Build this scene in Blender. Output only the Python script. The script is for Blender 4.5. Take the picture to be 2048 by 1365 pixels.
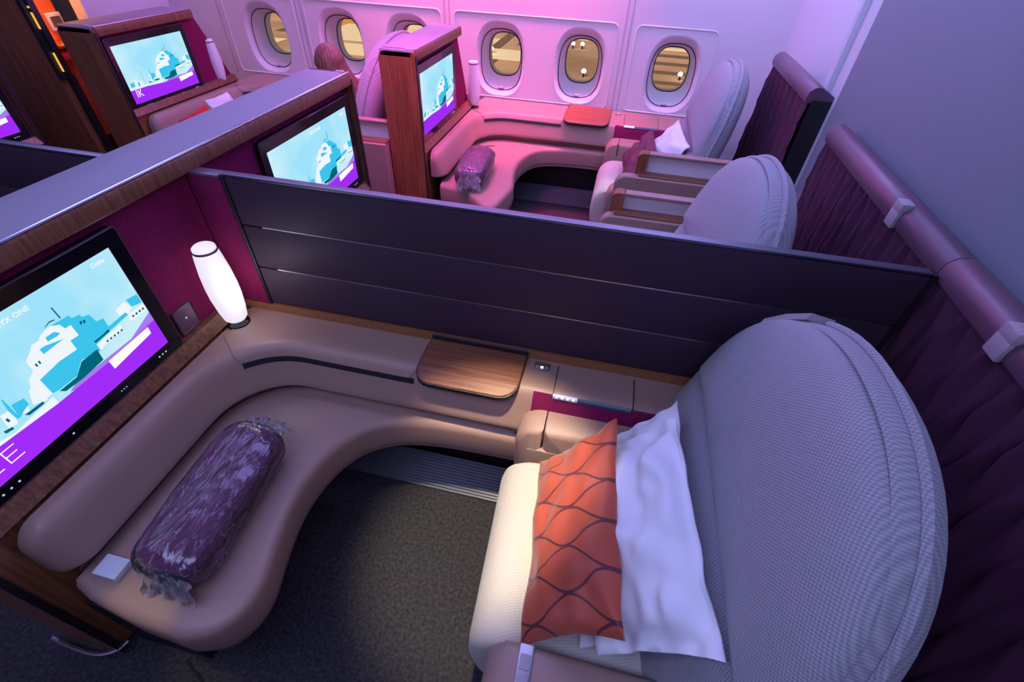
import bpy, bmesh, math, random
from mathutils import Vector, Matrix, noise
from mathutils.geometry import tessellate_polygon
random.seed(7)
sc = bpy.context.scene
for o in list(bpy.data.objects): bpy.data.objects.remove(o)
COL = sc.collection
PI = math.pi
# ---------------------------------------------------------------- camera
cd = bpy.data.cameras.new('camera'); cam = bpy.data.objects.new('camera', cd); COL.objects.link(cam)
cam.location = (1.1876, -1.0951, 1.7054); cam.rotation_euler = (0.82761, -0.03694, 0.22093)
cd.sensor_width = 36; cd.lens = 16.252; cd.clip_start = .02; cd.clip_end = 200
sc.camera = cam
# ---------------------------------------------------------------- world, exposure
w = bpy.data.worlds.new('dusk'); sc.world = w; w.use_nodes = True
w.node_tree.nodes['Background'].inputs[0].default_value = (.75, .55, .4, 1)
w.node_tree.nodes['Background'].inputs[1].default_value = .35
sc.view_settings.view_transform = 'Standard'; sc.view_settings.look = 'None'
sc.view_settings.exposure = 0; sc.view_settings.gamma = 1
sc.view_settings.use_curve_mapping = False
def light(name, kind, loc, energy, col, aim=None, rot=None, **kw):
    l = bpy.data.lights.new(name, kind); l.energy = energy; l.color = col
    for k, v in kw.items(): setattr(l, k, v)
    o = bpy.data.objects.new(name, l); COL.objects.link(o); o.location = loc
    if aim is not None:
        d = Vector(aim) - Vector(loc); o.rotation_euler = d.to_track_quat('-Z', 'Y').to_euler()
    if rot is not None: o.rotation_euler = rot
    return o
# cabin mood lighting: lavender ceiling cove over the middle, pink/violet wash above the window wall
light('ceiling_cove_light', 'AREA', (.6, .7, 2.32), 50, (.36, .37, 1), aim=(.6, .7, 0), shape='RECTANGLE', size=4.6, size_y=1.0)
light('aisle_cove_light', 'AREA', (.6, -1.3, 2.34), 39, (.43, .49, 1), aim=(.7, -.6, 0), shape='RECTANGLE', size=3.6, size_y=.7)
light('window_wash_light', 'AREA', (.0, 2.58, 2.33), 36, (.58, .27, 1), aim=(.0, 2.74, .8), shape='RECTANGLE', size=4.4, size_y=.16)
light('window_wash_pink', 'AREA', (.1, 2.66, 2.28), 21, (1, .12, .28), aim=(.1, 2.64, .6), shape='RECTANGLE', size=2.0, size_y=.12, spread=math.radians(52))
light('window_wash_rose', 'AREA', (-.3, 2.3, 2.2), 9, (1, .22, .8), aim=(-.25, 2.78, 1.15), shape='RECTANGLE', size=.9, size_y=.12)
light('aisle_rose_light', 'AREA', (.2, 1.25, 2.33), 7.5, (1, .08, .6), aim=(.06, 1.6, 1.0), shape='RECTANGLE', size=.4, size_y=.2, spread=math.radians(70))
light('bulkhead_wash_light', 'AREA', (1.75, 1.9, 2.3), 13, (.36, .46, 1), aim=(2.2, 2.0, 1.0), shape='RECTANGLE', size=.3, size_y=1.2)
# reading lights
light('reading_light', 'SPOT', (1.02, -.38, 2.25), 235, (1, .85, .54), aim=(1.0, -.43, .2), spot_size=math.radians(26), spot_blend=.7, shadow_soft_size=.03)
light('reading_light_window_seat', 'SPOT', (1.14, 1.78, 2.25), 45, (1, .84, .45), aim=(1.12, 1.72, .4), spot_size=math.radians(13), spot_blend=.5, shadow_soft_size=.03)
light('aisle_reading_light', 'SPOT', (.30, -1.0, 2.25), 34, (1, .85, .2), aim=(.27, -.93, .4), spot_size=math.radians(8), spot_blend=.8, shadow_soft_size=.02)
# evening light on the apron outside
light('apron_sun', 'SUN', (0, 10, 8), 4.5, (1, .80, .62), aim=(2, 17, 2), angle=.02)

# ---------------------------------------------------------------- materials
MATS = {}
def mat(name, col, rough=.5, metal=0, bump=None, spec=.5, coat=0, var=0, emis=None, estr=1, sheen=0, vscale=12):
    m = bpy.data.materials.new(name); m.use_nodes = True; nt = m.node_tree
    b = nt.nodes['Principled BSDF']
    b.inputs['Base Color'].default_value = (*col, 1); b.inputs['Roughness'].default_value = rough
    b.inputs['Metallic'].default_value = metal; b.inputs['Specular IOR Level'].default_value = spec
    b.inputs['Coat Weight'].default_value = coat
    b.inputs['Sheen Weight'].default_value = sheen
    tc = nt.nodes.new('ShaderNodeTexCoord')
    if var:
        n = nt.nodes.new('ShaderNodeTexNoise'); n.inputs['Scale'].default_value = vscale; n.inputs['Detail'].default_value = 4
        nt.links.new(tc.outputs['Object'], n.inputs['Vector'])
        r = nt.nodes.new('ShaderNodeValToRGB')
        r.color_ramp.elements[0].position = .3; r.color_ramp.elements[1].position = .7
        r.color_ramp.elements[0].color = (*[c * (1 - var) for c in col], 1)
        r.color_ramp.elements[1].color = (*[min(1, c * (1 + var)) for c in col], 1)
        nt.links.new(n.outputs['Fac'], r.inputs['Fac']); nt.links.new(r.outputs['Color'], b.inputs['Base Color'])
    if bump:
        n = nt.nodes.new('ShaderNodeTexNoise'); n.inputs['Scale'].default_value = bump[0]; n.inputs['Detail'].default_value = 3
        nt.links.new(tc.outputs['Object'], n.inputs['Vector'])
        bp = nt.nodes.new('ShaderNodeBump'); bp.inputs['Strength'].default_value = bump[1]; bp.inputs['Distance'].default_value = .002
        nt.links.new(n.outputs['Fac'], bp.inputs['Height']); nt.links.new(bp.outputs['Normal'], b.inputs['Normal'])
    if emis:
        b.inputs['Emission Color'].default_value = (*emis, 1); b.inputs['Emission Strength'].default_value = estr
    MATS[name] = m; return m
def wood(name, c0, c1, axis, rough=.32):
    m = bpy.data.materials.new(name); m.use_nodes = True; nt = m.node_tree; b = nt.nodes['Principled BSDF']
    tc = nt.nodes.new('ShaderNodeTexCoord'); mp = nt.nodes.new('ShaderNodeMapping')
    s = [55, 55, 55]; s[axis] = 2.2; mp.inputs['Scale'].default_value = s
    n = nt.nodes.new('ShaderNodeTexNoise'); n.inputs['Scale'].default_value = 1.6; n.inputs['Detail'].default_value = 6; n.inputs['Roughness'].default_value = .65
    n.inputs['Distortion'].default_value = .4
    r = nt.nodes.new('ShaderNodeValToRGB'); r.color_ramp.elements[0].position = .3; r.color_ramp.elements[1].position = .72
    r.color_ramp.elements[0].color = (*c0, 1); r.color_ramp.elements[1].color = (*c1, 1)
    nt.links.new(tc.outputs['Object'], mp.inputs['Vector']); nt.links.new(mp.outputs['Vector'], n.inputs['Vector'])
    nt.links.new(n.outputs['Fac'], r.inputs['Fac']); nt.links.new(r.outputs['Color'], b.inputs['Base Color'])
    b.inputs['Roughness'].default_value = rough; b.inputs['Coat Weight'].default_value = .06; b.inputs['Coat Roughness'].default_value = .2
    MATS[name] = m; return m
def weave(name, col, period, strength, dark=.8):
    m = mat(name, col, .85, spec=.2, sheen=.15); nt = m.node_tree; b = nt.nodes['Principled BSDF']
    tc = nt.nodes.new('ShaderNodeTexCoord'); hs = []
    for d in ((0, 1, 0), (.26, 0, .97)):
        dt = nt.nodes.new('ShaderNodeVectorMath'); dt.operation = 'DOT_PRODUCT'; dt.inputs[1].default_value = d
        nt.links.new(tc.outputs['Object'], dt.inputs[0])
        mu = nt.nodes.new('ShaderNodeMath'); mu.operation = 'MULTIPLY'; mu.inputs[1].default_value = 2 * PI / period
        nt.links.new(dt.outputs['Value'], mu.inputs[0])
        si = nt.nodes.new('ShaderNodeMath'); si.operation = 'SINE'; nt.links.new(mu.outputs[0], si.inputs[0]); hs.append(si)
    pr = nt.nodes.new('ShaderNodeMath'); pr.operation = 'MULTIPLY'
    nt.links.new(hs[0].outputs[0], pr.inputs[0]); nt.links.new(hs[1].outputs[0], pr.inputs[1])
    mr = nt.nodes.new('ShaderNodeMapRange'); mr.inputs[1].default_value = -1; mr.inputs[2].default_value = 1
    nt.links.new(pr.outputs[0], mr.inputs[0])
    mx = nt.nodes.new('ShaderNodeMix'); mx.data_type = 'RGBA'
    mx.inputs[6].default_value = (*[c * dark for c in col], 1); mx.inputs[7].default_value = (*[min(1, c * (2 - dark)) for c in col], 1)
    nt.links.new(mr.outputs[0], mx.inputs[0]); nt.links.new(mx.outputs[2], b.inputs['Base Color'])
    bp = nt.nodes.new('ShaderNodeBump'); bp.inputs['Strength'].default_value = strength; bp.inputs['Distance'].default_value = .001
    nt.links.new(mr.outputs[0], bp.inputs['Height']); nt.links.new(bp.outputs['Normal'], b.inputs['Normal'])
    return m
def glow(name, col, s=1):
    m = bpy.data.materials.new(name); m.use_nodes = True; nt = m.node_tree; nt.nodes.clear()
    e = nt.nodes.new('ShaderNodeEmission'); e.inputs[0].default_value = (*col, 1); e.inputs[1].default_value = s
    o = nt.nodes.new('ShaderNodeOutputMaterial'); nt.links.new(e.outputs[0], o.inputs[0]); MATS[name] = m; return m
def film(name, tint, clear, rough, haze=0, crease=0):
    m = bpy.data.materials.new(name); m.use_nodes = True; nt = m.node_tree; nt.nodes.clear()
    t = nt.nodes.new('ShaderNodeBsdfTransparent'); t.inputs[0].default_value = (*tint, 1)
    g = nt.nodes.new('ShaderNodeBsdfGlossy'); g.inputs['Roughness'].default_value = rough
    x = nt.nodes.new('ShaderNodeMixShader'); f = nt.nodes.new('ShaderNodeFresnel'); f.inputs[0].default_value = 1.4
    a = nt.nodes.new('ShaderNodeMath'); a.operation = 'ADD'; a.inputs[1].default_value = clear
    nt.links.new(f.outputs[0], a.inputs[0]); nt.links.new(a.outputs[0], x.inputs[0])
    nt.links.new(t.outputs[0], x.inputs[1]); nt.links.new(g.outputs[0], x.inputs[2]); last = x
    if haze:
        d = nt.nodes.new('ShaderNodeBsdfDiffuse'); d.inputs[0].default_value = (.85, .85, .88, 1)
        y = nt.nodes.new('ShaderNodeMixShader'); y.inputs[0].default_value = haze
        nt.links.new(x.outputs[0], y.inputs[1]); nt.links.new(d.outputs[0], y.inputs[2]); last = y
        # white crease streaks, with the film's sparkle painted into them
        tq = nt.nodes.new('ShaderNodeTexCoord'); mq = nt.nodes.new('ShaderNodeMapping'); mq.inputs['Scale'].default_value = (15, 4, 15)
        nq = nt.nodes.new('ShaderNodeTexNoise'); nq.inputs['Scale'].default_value = 1.3; nq.inputs['Detail'].default_value = 5; nq.inputs['Distortion'].default_value = 2
        sb = nt.nodes.new('ShaderNodeMath'); sb.operation = 'SUBTRACT'; sb.inputs[1].default_value = .5
        ab = nt.nodes.new('ShaderNodeMath'); ab.operation = 'ABSOLUTE'
        mr = nt.nodes.new('ShaderNodeMapRange'); mr.inputs[1].default_value = .0; mr.inputs[2].default_value = .011; mr.inputs[3].default_value = haze + .30; mr.inputs[4].default_value = haze
        nt.links.new(tq.outputs['Object'], mq.inputs[0]); nt.links.new(mq.outputs[0], nq.inputs['Vector']); nt.links.new(nq.outputs['Fac'], sb.inputs[0])
        nt.links.new(sb.outputs[0], ab.inputs[0]); nt.links.new(ab.outputs[0], mr.inputs[0]); nt.links.new(mr.outputs[0], y.inputs[0])
    if crease:
        tc = nt.nodes.new('ShaderNodeTexCoord'); mp = nt.nodes.new('ShaderNodeMapping'); mp.inputs['Scale'].default_value = (24, 6, 24)
        n = nt.nodes.new('ShaderNodeTexNoise'); n.inputs['Scale'].default_value = 1; n.inputs['Detail'].default_value = 3; n.inputs['Distortion'].default_value = 1.2
        b = nt.nodes.new('ShaderNodeBump'); b.inputs['Strength'].default_value = crease; b.inputs['Distance'].default_value = .012
        nt.links.new(tc.outputs['Object'], mp.inputs[0]); nt.links.new(mp.outputs[0], n.inputs['Vector'])
        nt.links.new(n.outputs['Fac'], b.inputs['Height'])
        nt.links.new(b.outputs[0], g.inputs['Normal']); nt.links.new(b.outputs[0], f.inputs['Normal'])
    o = nt.nodes.new('ShaderNodeOutputMaterial'); nt.links.new(last.outputs[0], o.inputs[0]); MATS[name] = m; return m
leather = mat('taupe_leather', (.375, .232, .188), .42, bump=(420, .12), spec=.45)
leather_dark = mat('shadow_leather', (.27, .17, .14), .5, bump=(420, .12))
maroon = mat('maroon_felt', (.21, .012, .075), .95, bump=(700, .6), spec=.15, var=.35, vscale=420)
fabric = weave('grey_woven_fabric', (.33, .325, .355), .0078, .8, .72)
fabric_side = weave('grey_shell_fabric', (.32, .315, .345), .0078, .8, .72)
cream = weave('cream_seat_fabric', (.55, .50, .42), .0066, .5, .85)
white_wall = mat('cabin_lining', (.72, .70, .72), .55, bump=(300, .05))
bulk_wall = mat('bulkhead_lining', (.19, .25, .28), .6, bump=(260, .25))
trim_white = mat('trim_lining', (.66, .68, .70), .5)
carpet = mat('navy_carpet', (.050, .047, .052), .98, bump=(900, .9), spec=.1, var=.45, vscale=90)
ledge_m = mat('grey_ledge_laminate', (.26, .24, .29), .55, bump=(500, .05), spec=.3)
wood_z = wood('walnut_upright', (.15, .040, .018), (.40, .145, .06), 2)
wood_x = wood('walnut_lengthwise', (.12, .038, .02), (.34, .13, .065), 0, .45)
wood_y = wood('walnut_across', (.10, .034, .020), (.32, .135, .068), 2)
wood_dots = mat('perforated_wood', (.30, .12, .045), .5, var=.5, vscale=260)
slat_m = mat('aubergine_slat', (.046, .024, .044), .6, bump=(500, .05), spec=.3)
dark = mat('near_black', (.012, .010, .014), .5)
black_gloss = mat('black_glass', (.006, .006, .009), .12, spec=.5)
chrome = mat('brushed_chrome', (.72, .70, .74), .22, 1)
rail_metal = mat('dim_rail_metal', (.22, .22, .26), .4, 1)
satin = mat('satin_metal', (.55, .52, .52), .38, 1)
quilt_m = mat('quilted_plum', (.085, .026, .060), .55, bump=(200, .1), spec=.4)
rail_m = mat('plum_leather', (.135, .07, .105), .33, bump=(420, .1), spec=.5)
clip_m = mat('grey_clip', (.42, .36, .40), .5)
lamp_on = mat('lit_opal_glass', (.9, .88, .92), .4, emis=(1, .93, 1), estr=.72)
lamp_off = mat('opal_glass', (.85, .83, .86), .35)
white_cloth = mat('white_cotton', (.80, .80, .83), .85, bump=(60, .25), spec=.2)
plum_fleece = mat('plum_fleece', (.16, .032, .105), .95, bump=(160, .8), spec=.1, var=.3, vscale=60, sheen=.3)
bag_m = film('clear_bag_film', (.99, .98, .99), .06, .16, .02, 1.0)
tail_m = film('crumpled_film', (.95, .95, .98), .06, .22, .22, .9)
glass_m = film('window_glass', (.98, .97, .95), .0, .03)
red_cloth = mat('red_cloth', (.60, .02, .02), .85)
hair_m = wood('brown_hair', (.07, .024, .016), (.30, .13, .085), 2, .45)
skin_m = mat('skin', (.55, .34, .26), .55)
shirt_m = mat('dark_rose_shirt', (.30, .05, .08), .85)
gold = mat('gold_trim', (.85, .55, .12), .25, 1)
gold_glow = glow('gold_gleam', (1, .55, .08), .9)  # metallic gleam of the gold put in as emission, no lamp behind it
orange_m = mat('orange_panel', (.85, .16, .03), .6)
navy_strip = mat('blue_strip', (.02, .05, .09), .3)
apron_m = mat('apron_concrete', (.40, .26, .19), .9, var=.35, vscale=.25)
apron_dark = mat('apron_dark', (.13, .09, .06), .9)
apron_orange = mat('apron_orange', (.62, .28, .06), .9)
apron_pale = mat('apron_pale', (.75, .68, .52), .9)
lamp_glow = glow('apron_lamp', (1, .93, .75), 5)
S_ = {k: glow('screen_' + k, c, s) for k, c, s in (
    ('teal', (.045, .55, .84), 1), ('white', (.86, .92, .97), 1), ('dark', (.0, .13, .19), 1),
    ('purple', (.36, .025, .93), 1), ('violet', (.38, .20, .85), 1), ('label', (1, .97, .97), 1), ('dot', (.6, .7, 1), .8))}
def sky_screen():
    m = bpy.data.materials.new('screen_sky'); m.use_nodes = True; nt = m.node_tree; nt.nodes.clear()
    tc = nt.nodes.new('ShaderNodeTexCoord'); n = nt.nodes.new('ShaderNodeTexNoise'); n.inputs['Scale'].default_value = 5
    nt.links.new(tc.outputs['Object'], n.inputs['Vector'])
    r = nt.nodes.new('ShaderNodeValToRGB'); r.color_ramp.elements[0].position = .35; r.color_ramp.elements[1].position = .65
    r.color_ramp.elements[0].color = (.34, .76, .96, 1); r.color_ramp.elements[1].color = (.60, .86, .96, 1)
    e = nt.nodes.new('ShaderNodeEmission'); o = nt.nodes.new('ShaderNodeOutputMaterial')
    nt.links.new(n.outputs['Fac'], r.inputs[0]); nt.links.new(r.outputs[0], e.inputs[0]); nt.links.new(e.outputs[0], o.inputs[0])
    return m
S_['sky'] = sky_screen()
def leaf_pattern():
    """copper silk with dark wavy ogee lines, from the pillow's own UV"""
    m = mat('copper_silk', (.42, .07, .032), .5, spec=.4, sheen=.3); nt = m.node_tree; b = nt.nodes['Principled BSDF']
    uv = nt.nodes.new('ShaderNodeUVMap'); sp = nt.nodes.new('ShaderNodeSeparateXYZ'); nt.links.new(uv.outputs[0], sp.inputs[0])
    def M(op, a, c=None):
        n = nt.nodes.new('ShaderNodeMath'); n.operation = op
        for i, v in enumerate((a, c)):
            if v is None: continue
            if isinstance(v, (int, float)): n.inputs[i].default_value = v
            else: nt.links.new(v, n.inputs[i])
        return n.outputs[0]
    U = sp.outputs[1]; V = sp.outputs[0]; lines = []
    for ph, sg in ((0, 1), (.5, -1)):
        s = M('MULTIPLY', M('SINE', M('MULTIPLY', U, 2 * PI * 1.3)), .235 * sg)
        f = M('FRACT', M('ADD', M('ADD', M('MULTIPLY', V, 5.0), s), ph))
        lines.append(M('ABSOLUTE', M('SUBTRACT', f, .5)))
    mn = M('MINIMUM', lines[0], lines[1]); line = M('LESS_THAN', mn, .032)
    mx = nt.nodes.new('ShaderNodeMix'); mx.data_type = 'RGBA'
    mx.inputs[6].default_value = (.42, .07, .032, 1); mx.inputs[7].default_value = (.10, .016, .022, 1)
    nt.links.new(line, mx.inputs[0]); nt.links.new(mx.outputs[2], b.inputs['Base Color'])
    return m
silk = leaf_pattern()

# ---------------------------------------------------------------- helpers
OFF = Vector((0, 0, 0)); MY = 1; BASE = {}
def W(p): return Vector((OFF.x + p[0], OFF.y + MY * p[1], OFF.z + p[2]))
def tag(o, label=None, cat=None, group=None, kind=None):
    if label: o['label'] = label
    if cat: o['category'] = cat
    if group: o['group'] = group
    if kind: o['kind'] = kind
    return o
def thing(name, label, cat, base, group=None):
    o = bpy.data.objects.new(name, None); COL.objects.link(o); o.empty_display_size = .05
    o.location = W(base); BASE[o] = Vector(base); return tag(o, label, cat, group)
def mesh(name, verts, faces, m, parent=None, base=(0, 0, 0), smooth=True, angle=38, mats=None, midx=None, uv=None):
    b = BASE[parent] if parent is not None else Vector(base)
    me = bpy.data.meshes.new(name)
    vs = [(v[0] - b.x, MY * (v[1] - b.y), v[2] - b.z) for v in verts]
    me.from_pydata(vs, [], [tuple(f) for f in faces])
    if uv:
        l = me.uv_layers.new(name='UVMap')
        for p in me.polygons:
            for li in p.loop_indices: l.data[li].uv = uv[me.loops[li].vertex_index]
    if midx:
        for p, i in zip(me.polygons, midx): p.material_index = i
    for mm in (mats or [m]): me.materials.append(mm)
    bm = bmesh.new(); bm.from_mesh(me); bmesh.ops.remove_doubles(bm, verts=bm.verts, dist=1e-6)
    bmesh.ops.recalc_face_normals(bm, faces=bm.faces); bm.to_mesh(me); bm.free()
    if smooth:
        me.shade_smooth(); me.set_sharp_from_angle(angle=math.radians(angle))
    o = bpy.data.objects.new(name, me); COL.objects.link(o)
    if parent is not None:
        o.parent = parent; BASE[o] = b
    else:
        o.location = W(base); BASE[o] = b
    return o
def box_vf(lo, hi, bev=0, seg=2):
    bm = bmesh.new(); bmesh.ops.create_cube(bm, size=1)
    for v in bm.verts:
        v.co = Vector([lo[i] + (v.co[i] + .5) * (hi[i] - lo[i]) for i in range(3)])
    if bev: bmesh.ops.bevel(bm, geom=list(bm.edges), offset=bev, segments=seg, affect='EDGES', profile=.5)
    bm.verts.index_update()
    r = [tuple(v.co) for v in bm.verts], [[v.index for v in f.verts] for f in bm.faces]; bm.free(); return r
def join(*vfs):
    V, F = [], []
    for v, f in vfs:
        n = len(V); V += list(v); F += [[i + n for i in q] for q in f]
    return V, F
def box(name, lo, hi, m, parent=None, bev=0, seg=2, **k):
    v, f = box_vf(lo, hi, bev, seg); return mesh(name, v, f, m, parent, **k)
def grid_f(nu, nv, cu=False, off=0):
    F = []
    for i in range(nu if cu else nu - 1):
        for j in range(nv - 1):
            a = i * nv + j; b = ((i + 1) % nu) * nv + j
            F.append([off + a, off + b, off + b + 1, off + a + 1])
    return F
def loft(rings, closed=True, cap0=True, cap1=True):
    """rings of equal length, each closed loop when closed"""
    n = len(rings[0]); V = [p for r in rings for p in r]; F = []
    for i in range(len(rings) - 1):
        for j in range(n if closed else n - 1):
            a = i * n + j; b = i * n + (j + 1) % n
            F.append([a, b, b + n, a + n])
    if closed and cap0: F.append(list(range(n))[::-1])
    if closed and cap1: F.append([len(V) - n + j for j in range(n)])
    return V, F
def lathe(profile, cx, cy, n=28):
    rings = []
    for r, z in profile: rings.append([(cx + r * math.cos(2 * PI * k / n), cy + r * math.sin(2 * PI * k / n), z) for k in range(n)])
    return loft(rings)
def tube(pts, r, n=8):
    pts = [Vector(p) for p in pts]; rings = []
    for i, p in enumerate(pts):
        d = (pts[min(i + 1, len(pts) - 1)] - pts[max(i - 1, 0)]).normalized()
        a = d.orthogonal() if i == 0 else (up - d * up.dot(d))
        up = a.normalized(); s = d.cross(up)
        rings.append([tuple(p + r * (math.cos(2 * PI * k / n) * up + math.sin(2 * PI * k / n) * s)) for k in range(n)])
    return loft(rings)
def crom(P, n=6, closed=False):
    R = []; L = len(P)
    for i in range(L if closed else L - 1):
        g = lambda k: Vector(P[k % L]) if closed else Vector(P[min(max(k, 0), L - 1)])
        a, b, c, d = g(i - 1), g(i), g(i + 1), g(i + 2)
        for k in range(n):
            t = k / n
            R.append(.5 * ((2 * b) + (c - a) * t + (2 * a - 5 * b + 4 * c - d) * t * t + (3 * b - a - 3 * c + d) * t ** 3))
    if not closed: R.append(Vector(P[-1]))
    return R
def rrect(x0, y0, x1, y1, r, n=5, rs=None):
    rs = rs or [r] * 4; P = []
    for (cx, cy, a, rr) in ((x1, y1, 0, rs[0]), (x0, y1, 90, rs[1]), (x0, y0, 180, rs[2]), (x1, y0, 270, rs[3])):
        sx = -1 if cx == x1 else 1; sy = -1 if cy == y1 else 1
        for k in range(n + 1):
            t = math.radians(a + 90 * k / n); P.append((cx + sx * rr + rr * math.cos(t), cy + sy * rr + rr * math.sin(t)))
    return P
def inset(P, d, wt=None):
    """move a counter-clockwise plan outline inwards (wt: per-point share of the move)"""
    n = len(P); R = []
    for i in range(n):
        a = Vector(P[i - 1]).to_2d(); b = Vector(P[i]).to_2d(); c = Vector(P[(i + 1) % n]).to_2d()
        t = (c - a)
        if t.length < 1e-9: R.append(tuple(b)); continue
        t.normalize(); e = d * (wt[i] if wt else 1); R.append((b.x - t.y * e, b.y + t.x * e))
    return R
def slab(P, z0, z1, r, n=4, r0=None, wt=None):
    """plan outline P (ccw) with rounded upper (r) and lower (r0) edge, triangulated caps"""
    r0 = r * .4 if r0 is None else r0; rings = []
    for k in range(n + 1):
        t = PI / 2 * k / n; rings.append([(x, y, z0 + r0 * (1 - math.cos(t))) for x, y in inset(P, r0 * (1 - math.sin(t)), wt)])
    for k in range(n + 1):
        t = PI / 2 * k / n; rings.append([(x, y, z1 - r * (1 - math.sin(t))) for x, y in inset(P, r * (1 - math.cos(t)), wt)])
    V, F = loft(rings, cap0=False, cap1=False); m = len(P)
    for off, fl in ((0, True), (len(V) - m, False)):
        for a, b, c in tessellate_polygon([[Vector((p[0], p[1], 0)) for p in V[off:off + m]]]):
            F.append([off + a, off + b, off + c])
    return V, F
def ccw(P):
    A = sum(P[i - 1][0] * P[i][1] - P[i][0] * P[i - 1][1] for i in range(len(P)))
    return P if A > 0 else P[::-1]
def text(name, body, size, m, parent, loc, rot, depth=.0004, align='LEFT'):
    c = bpy.data.curves.new(name, 'FONT'); c.body = body; c.size = size; c.align_x = align; c.extrude = depth; c.resolution_u = 3
    t = bpy.data.objects.new('tmp', c); COL.objects.link(t)
    dg = bpy.context.evaluated_depsgraph_get(); me = bpy.data.meshes.new_from_object(t.evaluated_get(dg))
    bpy.data.objects.remove(t); me.name = name
    b = BASE[parent]; R = Matrix.Translation(Vector((loc[0] - b.x, MY * (loc[1] - b.y), loc[2] - b.z))) @ rot
    me.transform(R); me.materials.clear(); me.materials.append(m)
    o = bpy.data.objects.new(name, me); COL.objects.link(o); o.parent = parent; BASE[o] = b; return o
# text on a plane facing +X, reading along +Y
FACE_X = Matrix(((0, 0, 1, 0), (1, 0, 0, 0), (0, 1, 0, 0), (0, 0, 0, 1)))
def struct(o): o['kind'] = 'structure'; return o

# ---------------------------------------------------------------- setting
struct(box('floor', (-4.2, -3.2, -.06), (2.3, 2.95, 0), carpet))
struct(mesh('trim_1', *tube([(.20, -.93, .002), (.36, -1.0, .002), (.60, -1.07, .002)], .004, 6), mat('carpet_seam', (.01, .01, .014), .9)))
struct(box('ceiling', (-4.2, -3.2, 2.4), (2.3, 2.95, 2.46), white_wall))
struct(box('wall_near', (-4.2, -3.26, 0), (2.3, -3.2, 2.4), white_wall))
struct(box('wall_forward', (-4.2, -3.2, 0), (-4.14, 2.95, 2.4), white_wall))
aft = struct(box('wall_aft', (2.2, -3.2, 0), (2.26, 3.1, 2.4), trim_white))
box('bulkhead_panel', (2.07, -3.19, .0), (2.2, 1.27, 2.4), bulk_wall, aft, bev=.012)
box('trim_strip', (2.085, 1.27, 0), (2.2, 1.41, 2.4), trim_white, aft, bev=.012)
box('trim_strip', (2.06, 1.41, 0), (2.2, 1.47, 2.4), trim_white, aft, bev=.016)
box('trim_strip', (2.10, 1.475, 0), (2.2, 1.53, 2.4), trim_white, aft, bev=.012)
# forward bulkhead beyond the front window suite
fb = struct(box('wall_bulkhead', (-2.62, 2.06, 0), (-2.52, 2.84, 2.4), white_wall, bev=.01))
# window wall with six oval openings
WINX = [-1.69, -1.04, -.47, .25, .85, 1.513]; WZ = .905; WY = 2.8
def oval(hw, hh, n=40, p=2.7):
    R = []
    for k in range(n):
        t = 2 * PI * (k + .5) / n; c, s = math.cos(t), math.sin(t)
        R.append((math.copysign(abs(c) ** (2 / p), c) * hw, math.copysign(abs(s) ** (2 / p), s) * hh))
    return R
NW = 40
def rect_match(x0, x1, z0, z1, n=NW):
    """n points round a rectangle by angle, matching oval(); corners included"""
    hw, hh = (x1 - x0) / 2, (z1 - z0) / 2; R = []
    for k in range(n):
        t = 2 * PI * (k + .5) / n; c, s = math.cos(t), math.sin(t); m = max(abs(c), abs(s))
        R.append(((x0 + x1) / 2 + c / m * hw, (z0 + z1) / 2 + s / m * hh))
    cs = [(x1, z1), (x0, z1), (x0, z0), (x1, z0)]
    for cx, cz in cs:
        i = min(range(n), key=lambda q: (R[q][0] - cx) ** 2 + (R[q][1] - cz) ** 2); R[i] = (cx, cz)
    return R
V, F = [], []
def quadwall(x0, x1, z0, z1):
    n = len(V); V.extend([(x0, WY, z0), (x1, WY, z0), (x1, WY, z1), (x0, WY, z1)]); F.append([n, n + 1, n + 2, n + 3])
edges = [-4.2]
quadwall(-4.2, 2.2, 0, .6); quadwall(-4.2, 2.2, 1.21, 2.4)
px = -4.2
for wx in WINX:
    x0, x1 = wx - .25, wx + .25
    quadwall(px, x0, .6, 1.21); px = x1
    rc = rect_match(x0, x1, .6, 1.21); ov = oval(.185, .245); n = len(V)
    V += [(a, WY, b) for a, b in rc] + [(wx + a, WY, WZ + b) for a, b in ov]
    for k in range(NW): F.append([n + k, n + (k + 1) % NW, n + NW + (k + 1) % NW, n + NW + k])
quadwall(px, 2.2, .6, 1.21)
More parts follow.
